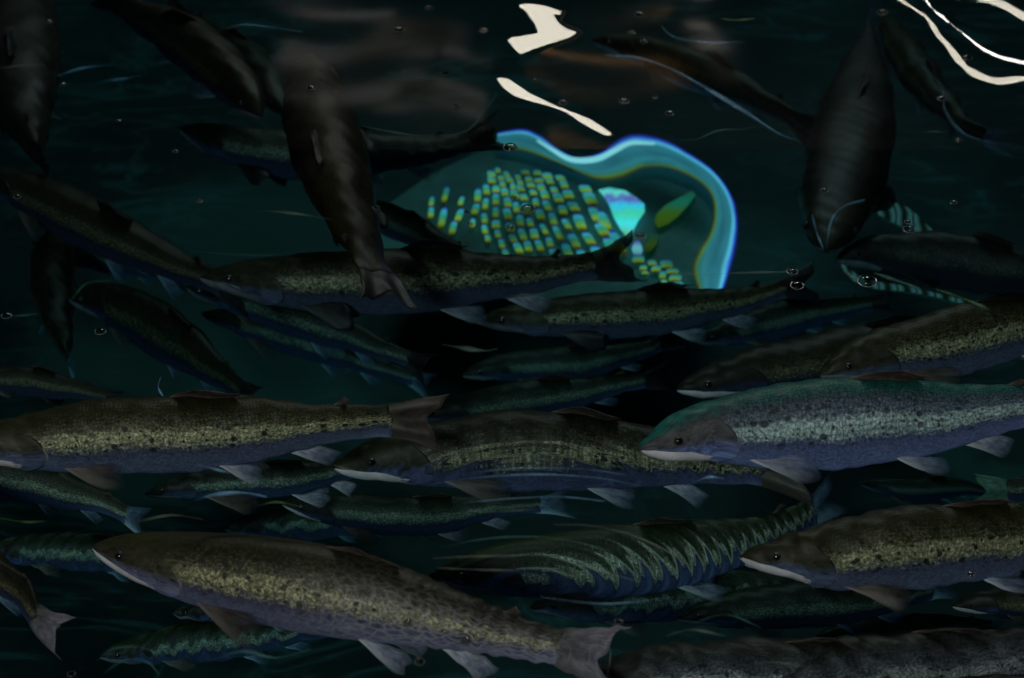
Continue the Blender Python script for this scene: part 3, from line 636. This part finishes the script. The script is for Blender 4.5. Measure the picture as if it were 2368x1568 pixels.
for lb, pts, wd in (("short banded teal fragment of refracted light slanting down in the dark right part", [(2035,478),(2090,500),(2150,540),(2218,588)], 40),
                    ("thin broken cyan line of refracted light running down from the large ringed bubble", [(1945,585),(1962,628),(2010,655),(2100,668),(2200,690),(2300,718)], 14)):
    o_ = at(*pts[1], -.55); fo = tag(empty("refracted_light", o_), lb, "refraction band")
    P, _l = spline([(x, y, 0) for x, y in pts], 40); v, f = ribbon(P, lambda t: wd * (.8 + .3 * math.sin(7 * t)), -.55, .006); mesh("glow_face", v, f, FM, fo, o_)
    P2, _l = spline([(x, y + wd * .6, 0) for x, y in pts], 40); v, f = ribbon(P2, lambda t: wd * .2, -.56, .002); mesh("refraction_base", v, f, PM, fo, o_)
patch_o = at(*disp2(1930, 1350), INZ)
wl = tag(empty("light_patch", patch_o), "brightest turquoise patch of light with violet rim beside the slotted screen", "lamp")  # bright patch of light shaped as a glowing dome
P1 = [(1760,1200),(1830,1185),(1930,1205),(2000,1250),(2050,1290),(2052,1340),(2010,1400),(1985,1450),(1950,1512),(1900,1450),(1860,1380),(1830,1300),(1800,1250)]
def lens(name, pts, z, m_, par, O, dome=.012):  # domed shape standing in for a patch of light
    c = (sum(p[0] for p in pts) / len(pts), sum(p[1] for p in pts) / len(pts))
    V, F, UV = [], [], []; n = len(pts); R = 5
    ys = [p[1] for p in pts]; yl, yh = min(ys), max(ys)
    for q in range(R):
        k_ = 1 - q / R
        for x, y in pts:
            xx, yy = c[0] + (x - c[0]) * k_, c[1] + (y - c[1]) * k_
            V.append(at(xx, yy, z + dome * math.sqrt(1 - k_ * k_))); UV.append((xx / 100, (yy - yl) / (yh - yl)))
    V.append(at(*c, z + dome)); UV.append((c[0] / 100, (c[1] - yl) / (yh - yl)))
    for q in range(R - 1):
        for j in range(n): F.append((q * n + j, q * n + (j + 1) % n, (q + 1) * n + (j + 1) % n, (q + 1) * n + j))
    for j in range(n): F.append(((R - 1) * n + j, (R - 1) * n + (j + 1) % n, R * n))
    b = len(V)
    for x, y in pts: V.append(at(x, y, z - .012)); UV.append((0, 0))
    for j in range(n): F.append((j, b + j, b + (j + 1) % n, (j + 1) % n))
    F.append(tuple(b + j for j in range(n)))
    return mesh(name, V, F, m_, par, O, UV)
def patch_mat(name, stops, s):
    m, t, b = mat(name); k = N(t)
    uv = k.new("ShaderNodeUVMap", uv_map="UVMap").outputs[0]
    sep = k.new("ShaderNodeSeparateXYZ"); k.set(sep.inputs[0], uv)
    f = k.math('ADD', sep.outputs[1], k.math('MULTIPLY', k.math('SUBTRACT', k.noise(uv, 6, 2), .5), .25))
    e = k.new("ShaderNodeEmission"); k.set(e.inputs[0], k.ramp(f, stops)); e.inputs[1].default_value = s
    t.links.new(e.outputs[0], t.nodes["Material Output"].inputs[0]); return m
lens("lens", [disp2(*p) for p in P1], INZ, patch_mat("patch_turquoise", [(0, (.1, .5, .5)), (.08, (.25, .9, .7)), (.2, (.2, .15, .55)), (.34, (.08, .7, .95)), (.5, (.12, .8, .45)), (.7, (.12, 1.0, 1.0)), (1, (.3, .5, .02))], 1.3), wl, patch_o)
lens("patch_tip", [disp5(x, y) for x, y in [(1990,95),(2010,85),(2030,110),(2040,150),(2030,180),(1985,180),(1970,140)]], INZ, patch_mat("patch_violet", [(0, (.25, .1, .7)), (.45, (.4, .8, .9)), (.8, (.2, .8, .6)), (1, (.3, .1, .5))], .8), wl, patch_o)
g_o = at(*disp3(150, 1310), INZ)
g1 = tag(empty("light_stroke", g_o), "leaf-shaped green and yellow patch of light inside the cyan arch", "lamp")  # curved stroke of light shaped as a glowing dome
lens("lens", [disp3(*p) for p in [(265,1205),(285,1235),(235,1300),(170,1370),(110,1415),(45,1440),(25,1400),(40,1350),(90,1300),(170,1255)]], INZ, patch_mat("patch_lime", [(0, (.04, .16, .07)), (.3, (.02, .26, .16)), (.6, (.10, .20, .02)), (1, (.12, .16, .01))], .75), g1, g_o)
g_o = at(1522, 560, INZ)
lens("patch_tail", [disp3(*p) for p in [(0,1480),(45,1490),(40,1540),(0,1590),(-35,1600),(-40,1560)]], INZ, M and patch_mat("patch_green", [(0, (.02, .10, .06)), (.6, (.08, .12, .01)), (1, (.03, .05, .02))], .8), g1, g1.location)

# ------------------------------------------------------------------ unseen sunshade added to keep the daylight off the far half of the tank
RY = -1.62
rv = [(x, y, z) for z in (3.5, 3.62) for x, y in ((-9, RY), (9, RY), (9, 12), (-9, 12))]
rf = empty("sunshade", (0, RY, 3.5)); tag(rf, "dark unseen sunshade added over the far half of the tank", "sunshade")
mesh("sunshade_deck", [Vector(v) for v in rv], [(3, 2, 1, 0), (4, 5, 6, 7), (0, 1, 5, 4), (1, 2, 6, 5), (2, 3, 7, 6), (3, 0, 4, 7)], plain("sunshade_boards", (.03, .027, .024), .8, .6, 2), rf, (0, RY, 3.5), smooth=False)
for i in range(9):
    x = -8 + 2 * i
    V = [Vector((x + a, y, z)) for z in (3.38, 3.498) for a, y in ((-.05, RY + .1), (.05, RY + .1), (.05, 11.9), (-.05, 11.9))]
    mesh("sunshade_beam", V, [(3, 2, 1, 0), (4, 5, 6, 7), (0, 1, 5, 4), (1, 2, 6, 5), (2, 3, 7, 6), (3, 0, 4, 7)], plain("sunshade_wood", (.05, .035, .022), .8, .5, 3), rf, (0, RY, 3.5), smooth=False)

# ------------------------------------------------------------------ far lamps and added glow panels over the tank, seen mirrored in the water
def glow_panel(label, x, y, z, w, d, c, s, rot=0):
    o = tag(empty("glow_panel", (x, y, z)), label, "lamp"); 
    def box(name, a, b_, m_):
        V = [Vector((xx, yy, zz)) for zz in (a[2], b_[2]) for xx, yy in ((a[0], a[1]), (b_[0], a[1]), (b_[0], b_[1]), (a[0], b_[1]))]
        return mesh(name, V, [(3, 2, 1, 0), (4, 5, 6, 7), (0, 1, 5, 4), (1, 2, 6, 5), (2, 3, 7, 6), (3, 0, 4, 7)], m_, o, (0, 0, 0), smooth=False)
    box("housing", (-w * .53, -d * .6, 0), (w * .53, d * .6, .08), plain("panel_housing", (.3, .3, .3), .5))
    box("glow_face", (-w * .5, -d * .5, -.03), (w * .5, d * .5, -.002), glow("panel_glow", c, s))
    return o
GLOW_PANELS = {
 'cream': (Vector((-.5, 5.2, 3.0)), 1.0, .34, (1.0, .93, .78), 26.0, "cream panel lamp above the far side of the tank"),
 'white': (Vector((1.2, 5.4, 3.0)), 1.0, .34, (1.0, .97, .90), 42.0, "white panel lamp above the far right of the tank"),
 'grey': (Vector((-.95, 8.75, 3.2)), .50, .50, (1.0, .93, .86), .55, "larger of the dim grey glow panels added over the far end"),  # from here down: emitters added only for dim reflections in the water
 'grey_b': (Vector((-.60, 8.12, 3.2)), .20, .16, (1.0, .93, .86), .55, "narrow dim grey glow panel added beside the brown one over the far end"),
 'grey_c': (Vector((-.32, 8.24, 3.2)), .24, .26, (1.0, .93, .86), .60, "smallest dim grey glow panel added over the far end"),
 'brown': (Vector((-.55, 8.42, 3.2)), .45, .14, (1.0, .58, .25), .30, "dim brown glow panel added between the grey ones over the far end"),
 'amber': (Vector((.50, 8.30, 3.2)), .55, .26, (1.0, .52, .20), 1.1, "dim amber glow panel added over the far end"),
 'beige': (Vector((1.08, 8.90, 3.2)), .16, .12, (1.0, .88, .75), 2.6, "tiny beige glow panel added over the far right end"),
}
for k_, (p, w, d, c, s, lb) in GLOW_PANELS.items(): glow_panel(lb, p.x, p.y, p.z, w, d, c, s)

# ------------------------------------------------------------------ rippled far water surface that mirrors them
def water_mat():
    m = bpy.data.materials.new("water_surface"); m.use_nodes = True; t = m.node_tree; t.nodes.clear(); k = N(t)
    o = k.new("ShaderNodeOutputMaterial"); tr = k.new("ShaderNodeBsdfTransparent"); gl = k.new("ShaderNodeBsdfGlossy")
    at_ = k.new("ShaderNodeAttribute", attribute_name="ruffle"); k.set(gl.inputs["Roughness"], at_.outputs["Fac"])
    fr = k.new("ShaderNodeFresnel"); fr.inputs["IOR"].default_value = 1.33
    mx = k.new("ShaderNodeMixShader"); t.links.new(fr.outputs[0], mx.inputs[0]); t.links.new(tr.outputs[0], mx.inputs[1]); t.links.new(gl.outputs[0], mx.inputs[2])
    t.links.new(mx.outputs[0], o.inputs["Surface"]); return m
WM = water_mat()
POLY = {
 'a': ([disp2(*p) for p in [(1240,30),(1300,15),(1400,25),(1470,45),(1535,70),(1520,100),(1480,95),(1520,150),(1560,175),(1640,205),(1590,240),(1400,300),(1270,348),(1230,320),(1180,255),(1200,235),(1370,205),(1360,165),(1320,110),(1295,75),(1250,45)]], 'cream', 1.0),
 'b': ([disp2(*p) for p in [(1105,490),(1180,488),(1250,530),(1330,585),(1420,630),(1500,668),(1600,703),(1700,745),(1790,800),(1868,858),(1800,862),(1700,812),(1630,767),(1560,718),(1450,676),(1330,645),(1220,610),(1150,555)]], 'cream', 1.0),
 'c': ([disp3(*p) for p in [(1540,-40),(1680,52),(1750,98),(1800,150),(1830,210),(1900,280),(1960,360),(2020,420),(2100,465),(2200,492),(2440,465),(2440,510),(2240,540),(2120,525),(2020,480),(1930,400),(1870,310),(1810,240),(1770,180),(1730,110),(1650,60),(1500,-30)]], 'cream', 1.0),
 'd': ([disp3(*p) for p in [(1730,-40),(1790,58),(1850,90),(1900,148),(2000,218),(2090,288),(2200,345),(2440,400),(2440,430),(2220,382),(2100,327),(2030,272),(1950,202),(1880,152),(1800,90),(1755,40),(1700,-40)]], 'white', 1.0),
 'e': ([disp3(*p) for p in [(1900,-20),(1990,8),(2080,-2),(2150,-30),(2260,15),(2440,110),(2440,180),(2290,97),(2200,47),(2110,20),(2000,14),(1920,4)]], 'cream', 1.0),
}
def ell(cx, cy, rx, ry, rot=0):
    c, s = math.cos(rad(rot)), math.sin(rad(rot))
    return [(cx + rx * math.cos(a) * c - ry * math.sin(a) * s, cy + rx * math.cos(a) * s + ry * math.sin(a) * c) for a in np.linspace(0, 2 * math.pi, 20, endpoint=False)]
SOFT = []
def sdist(P, poly):
    """signed distance in photo units, positive inside"""
    A = np.array(poly); B = np.roll(A, -1, 0); best = np.full(len(P), 1e9); ins = np.zeros(len(P), bool)
    for a, b in zip(A, B):
        ab = b - a; t = np.clip(((P - a) @ ab) / (ab @ ab + 1e-9), 0, 1)
        best = np.minimum(best, np.linalg.norm(P - (a + t[:, None] * ab), axis=1))
        c = (a[1] > P[:, 1]) != (b[1] > P[:, 1])
        ins ^= c & (P[:, 0] < (b[0] - a[0]) * (P[:, 1] - a[1]) / (b[1] - a[1] + 1e-12) + a[0])
    return np.where(ins, best, -best)
def ss(a, b, x):
    t = np.clip((x - a) / (b - a), 0, 1); return t * t * (3 - 2 * t)
nx, ny = 440, 86
gx = np.linspace(550, 2420, nx); gy = np.linspace(-40, 345, ny)
PX = np.array([(x, y) for y in gy for x in gx])
WP = np.array([tuple(at(x, y, .004)) for x, y in PX])
eye = np.array((0, 0, CAM_Z)); view = eye - WP; view /= np.linalg.norm(view, axis=1)[:, None]
nrm = np.zeros_like(WP); nrm[:, 2] = 1
nrm[:, 0] = .012 * np.sin(WP[:, 0] * 14 + WP[:, 1] * 5) + .010 * np.sin(WP[:, 0] * 31 - WP[:, 1] * 17 + 2 * np.sin(WP[:, 0] * 9))
nrm[:, 1] = .014 * np.sin(WP[:, 1] * 16 + WP[:, 0] * 7 + 1) + .009 * np.sin(WP[:, 1] * 37 + WP[:, 0] * 11 + 2 * np.sin(WP[:, 0] * 13))
nrm /= np.linalg.norm(nrm, axis=1)[:, None]
def aim(lamp, jig):
    p, w, d = GLOW_PANELS[lamp][:3]
    T = np.array(tuple(p)) + np.stack([jig * w, 0 * jig, 0 * jig - .03], 1)
    l = T - WP; l /= np.linalg.norm(l, axis=1)[:, None]; h = view + l; return h / np.linalg.norm(h, axis=1)[:, None]
jig = .42 * np.sin(PX[:, 0] * .05 + PX[:, 1] * .11 + 1.5 * np.sin(PX[:, 0] * .03))
ruf = np.full(len(PX), .09)
for poly, lamp in SOFT:
    ruf = np.maximum(ruf, .035 + .17 * ss(-70, -25, sdist(PX, poly)))
    w = ss(-50, 16, sdist(PX, poly))[:, None]; nrm = nrm * (1 - w) + aim(lamp, jig) * w
for poly, lamp, _ in POLY.values():
    ruf = ruf * (1 - ss(-30, -8, sdist(PX, poly))) + .05 * ss(-30, -8, sdist(PX, poly))
    w = ss(-8.0, 4.0, sdist(PX, poly))[:, None]; nrm = nrm * (1 - w) + aim(lamp, jig) * w
nrm /= np.linalg.norm(nrm, axis=1)[:, None]
WF = [(r * nx + c, (r + 1) * nx + c, (r + 1) * nx + c + 1, r * nx + c + 1) for r in range(ny - 1) for c in range(nx - 1)]
ws = mesh("water_surface", [Vector(p) for p in WP], WF, WM)
ra = ws.data.attributes.new("ruffle", 'FLOAT', 'POINT'); ra.data.foreach_set("value", ruf)
ws.data.normals_split_custom_set_from_vertices([tuple(n) for n in nrm])
tag(ws, kind="structure")

# ------------------------------------------------------------------ bubbles on the surface
def bubble_mat():
    m = bpy.data.materials.new("bubble_film"); m.use_nodes = True; t = m.node_tree; t.nodes.clear(); k = N(t)
    o = k.new("ShaderNodeOutputMaterial"); tr = k.new("ShaderNodeBsdfTransparent"); tr.inputs[0].default_value = (.35, .38, .38, 1)
    gl = k.new("ShaderNodeBsdfGlossy"); gl.inputs["Roughness"].default_value = .06
    fr = k.new("ShaderNodeFresnel"); fr.inputs["IOR"].default_value = 1.6
    mx = k.new("ShaderNodeMixShader"); t.links.new(fr.outputs[0], mx.inputs[0]); t.links.new(tr.outputs[0], mx.inputs[1]); t.links.new(gl.outputs[0], mx.inputs[2])
    t.links.new(mx.outputs[0], o.inputs["Surface"]); return m
BM = bubble_mat(); RM = plain("bubble_rim", (.12, .15, .16), .12, spec=.8)
BUB = [(718,203,11),(992,18,12),(922,68,14),(1118,70,12),(1030,170,9),(1302,237,12),(1443,233,14),(1515,224,8),(1548,262,11),(1238,183,5),(1478,34,12),(1460,75,11),(1488,95,10),(1180,341,18),(1220,484,19),
       (1188,457,9),(1180,526,11),(1080,490,8),(1087,518,8),(1480,545,14),(1832,628,14),(1843,660,17),(2005,650,25),(2103,530,16),(2100,513,9),(2205,468,9),(2236,133,14),(2177,228,12),(2040,28,14),(2217,323,9),
       (460,465,9),(232,766,14),(15,730,13),(405,350,8),(274,278,7),(145,195,8),(40,455,9),(943,1437,11),(1077,1482,15),(970,1530,13),(165,1558,10),(1430,1437,10),(2245,1328,11),(1906,440,10),(1055,243,8),(112,50,9),(870,480,9)]
proto = None
for i, (x, y, rr) in enumerate(BUB):
    c = at(x, y, .006); R = rr * (at(x + 1, y, .006) - c).length
    if proto is None:
        b = empty("bubble", c); K, Q = 24, 8
        V, F = [Vector((0, 0, .62))], []
        for q in range(1, Q + 1):
            a = math.pi / 2 * q / Q
            for j in range(K): V.append(Vector((math.sin(a) * math.cos(2 * math.pi * j / K), math.sin(a) * math.sin(2 * math.pi * j / K), .62 * math.cos(a))) * .82)
        for j in range(K): F.append((0, 1 + j, 1 + (j + 1) % K))
        for q in range(Q - 1):
            for j in range(K): F.append((1 + q * K + j, 1 + (q + 1) * K + j, 1 + (q + 1) * K + (j + 1) % K, 1 + q * K + (j + 1) % K))
        V[0] *= .82
        mesh("film", V, F, BM, b, (0, 0, 0))
        V, F = [], []
        for j in range(32):
            for q in range(8):
                a, t_ = 2 * math.pi * j / 32, 2 * math.pi * q / 8
                V.append(Vector(((.90 + .07 * math.cos(t_)) * math.cos(a), (.90 + .07 * math.cos(t_)) * math.sin(a), .05 * math.sin(t_))))
                F.append((j * 8 + q, ((j + 1) % 32) * 8 + q, ((j + 1) % 32) * 8 + (q + 1) % 8, j * 8 + (q + 1) % 8))
        mesh("rim", V, F, RM, b, (0, 0, 0)); proto = b
    else:
        b = proto.copy(); COL.objects.link(b); b.location = c
        for ch in list(proto.children):
            d = ch.copy(); COL.objects.link(d); d.parent = b
    b.scale = (R, R, R)
    big = rr >= 20
    tag(b, "largest ringed air bubble on the water, at right" if big else "small clear air bubble floating on the dark water", "bubble", "air bubbles on the water")

# ------------------------------------------------------------------ thin coloured ribbons standing in for refracted light streaks and glints
def streak_mat(name, c, op):
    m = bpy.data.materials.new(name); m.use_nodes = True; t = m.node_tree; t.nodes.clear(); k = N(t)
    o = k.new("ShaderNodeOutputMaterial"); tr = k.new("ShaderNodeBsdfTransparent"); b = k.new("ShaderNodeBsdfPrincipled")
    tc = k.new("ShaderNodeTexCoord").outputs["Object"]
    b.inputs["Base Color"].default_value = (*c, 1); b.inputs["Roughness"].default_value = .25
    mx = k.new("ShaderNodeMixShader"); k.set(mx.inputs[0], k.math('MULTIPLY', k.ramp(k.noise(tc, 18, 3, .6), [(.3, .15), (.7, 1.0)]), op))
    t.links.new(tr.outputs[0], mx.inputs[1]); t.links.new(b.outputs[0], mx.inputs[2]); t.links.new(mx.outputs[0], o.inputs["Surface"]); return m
CM = {'teal': streak_mat("streak_teal", (.20, .55, .45), .30), 'blue': streak_mat("streak_blue", (.30, .65, 1.0), .55), 'pale': streak_mat("streak_pale", (.5, .62, .52), .24), 'lime': streak_mat("streak_lime", (.35, .7, .25), .30)}
STREAKS = [
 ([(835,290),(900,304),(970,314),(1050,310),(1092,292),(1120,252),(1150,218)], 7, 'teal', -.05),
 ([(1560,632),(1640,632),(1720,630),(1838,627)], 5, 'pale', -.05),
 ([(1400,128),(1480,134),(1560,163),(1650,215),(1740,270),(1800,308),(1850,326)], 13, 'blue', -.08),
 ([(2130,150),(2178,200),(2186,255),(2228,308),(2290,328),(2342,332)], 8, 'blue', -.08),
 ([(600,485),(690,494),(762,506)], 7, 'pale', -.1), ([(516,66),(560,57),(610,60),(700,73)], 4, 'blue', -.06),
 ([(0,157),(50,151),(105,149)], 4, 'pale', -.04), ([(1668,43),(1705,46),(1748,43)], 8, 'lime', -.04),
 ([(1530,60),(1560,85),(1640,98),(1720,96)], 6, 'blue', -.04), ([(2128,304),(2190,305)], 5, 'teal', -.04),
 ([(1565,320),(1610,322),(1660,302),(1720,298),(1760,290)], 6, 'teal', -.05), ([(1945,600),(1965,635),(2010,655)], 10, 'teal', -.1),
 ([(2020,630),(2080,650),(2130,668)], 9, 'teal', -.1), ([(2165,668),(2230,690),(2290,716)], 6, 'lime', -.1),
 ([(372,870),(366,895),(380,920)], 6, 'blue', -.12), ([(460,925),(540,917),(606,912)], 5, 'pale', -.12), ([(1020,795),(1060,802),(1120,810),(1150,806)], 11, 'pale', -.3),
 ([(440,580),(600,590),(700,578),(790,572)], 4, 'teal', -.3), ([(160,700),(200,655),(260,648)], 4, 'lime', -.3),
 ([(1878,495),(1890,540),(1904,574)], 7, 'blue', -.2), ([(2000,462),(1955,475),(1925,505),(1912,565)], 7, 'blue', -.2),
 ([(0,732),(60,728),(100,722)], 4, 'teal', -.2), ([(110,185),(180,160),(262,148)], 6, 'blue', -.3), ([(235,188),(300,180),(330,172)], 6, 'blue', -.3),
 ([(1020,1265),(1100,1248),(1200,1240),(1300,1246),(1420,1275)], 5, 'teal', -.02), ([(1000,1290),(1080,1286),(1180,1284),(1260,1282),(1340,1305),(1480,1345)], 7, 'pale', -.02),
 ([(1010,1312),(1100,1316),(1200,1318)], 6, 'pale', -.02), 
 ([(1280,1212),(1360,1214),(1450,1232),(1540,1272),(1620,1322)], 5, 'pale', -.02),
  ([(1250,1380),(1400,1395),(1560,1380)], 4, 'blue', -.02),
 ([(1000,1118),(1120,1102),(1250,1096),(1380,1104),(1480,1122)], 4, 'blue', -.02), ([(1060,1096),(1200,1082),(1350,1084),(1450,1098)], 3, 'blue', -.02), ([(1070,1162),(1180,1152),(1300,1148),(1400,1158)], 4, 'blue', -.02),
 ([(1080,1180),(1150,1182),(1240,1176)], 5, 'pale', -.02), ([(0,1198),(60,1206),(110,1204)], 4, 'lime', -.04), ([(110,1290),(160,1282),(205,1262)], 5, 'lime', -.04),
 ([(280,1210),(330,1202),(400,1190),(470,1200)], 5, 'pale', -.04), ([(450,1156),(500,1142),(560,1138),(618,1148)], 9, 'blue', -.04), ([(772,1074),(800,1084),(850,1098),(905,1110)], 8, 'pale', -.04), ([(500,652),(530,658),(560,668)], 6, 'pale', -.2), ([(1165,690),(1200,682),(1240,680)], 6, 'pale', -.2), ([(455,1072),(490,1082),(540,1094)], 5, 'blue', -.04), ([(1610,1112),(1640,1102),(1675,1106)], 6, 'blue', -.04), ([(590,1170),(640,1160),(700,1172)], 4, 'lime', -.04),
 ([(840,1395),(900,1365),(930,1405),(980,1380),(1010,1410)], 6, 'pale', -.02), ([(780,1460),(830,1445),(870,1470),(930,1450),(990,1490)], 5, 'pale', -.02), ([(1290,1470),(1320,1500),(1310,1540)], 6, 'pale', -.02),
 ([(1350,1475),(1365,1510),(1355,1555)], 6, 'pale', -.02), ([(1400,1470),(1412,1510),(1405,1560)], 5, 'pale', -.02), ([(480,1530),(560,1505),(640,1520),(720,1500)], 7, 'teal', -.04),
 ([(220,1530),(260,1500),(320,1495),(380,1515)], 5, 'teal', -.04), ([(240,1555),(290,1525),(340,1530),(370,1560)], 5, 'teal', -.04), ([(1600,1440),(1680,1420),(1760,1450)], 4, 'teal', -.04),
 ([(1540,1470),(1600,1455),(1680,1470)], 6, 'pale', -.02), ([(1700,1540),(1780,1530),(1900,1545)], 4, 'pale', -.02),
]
for i, (pts, w, c, z) in enumerate(STREAKS):
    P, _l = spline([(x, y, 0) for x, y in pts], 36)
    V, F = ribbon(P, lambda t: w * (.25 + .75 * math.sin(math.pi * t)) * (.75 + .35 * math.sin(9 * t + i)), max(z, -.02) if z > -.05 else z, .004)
    tag(mesh("light_streak", V, F, CM[c], None, V[len(V) // 4]), kind="structure")
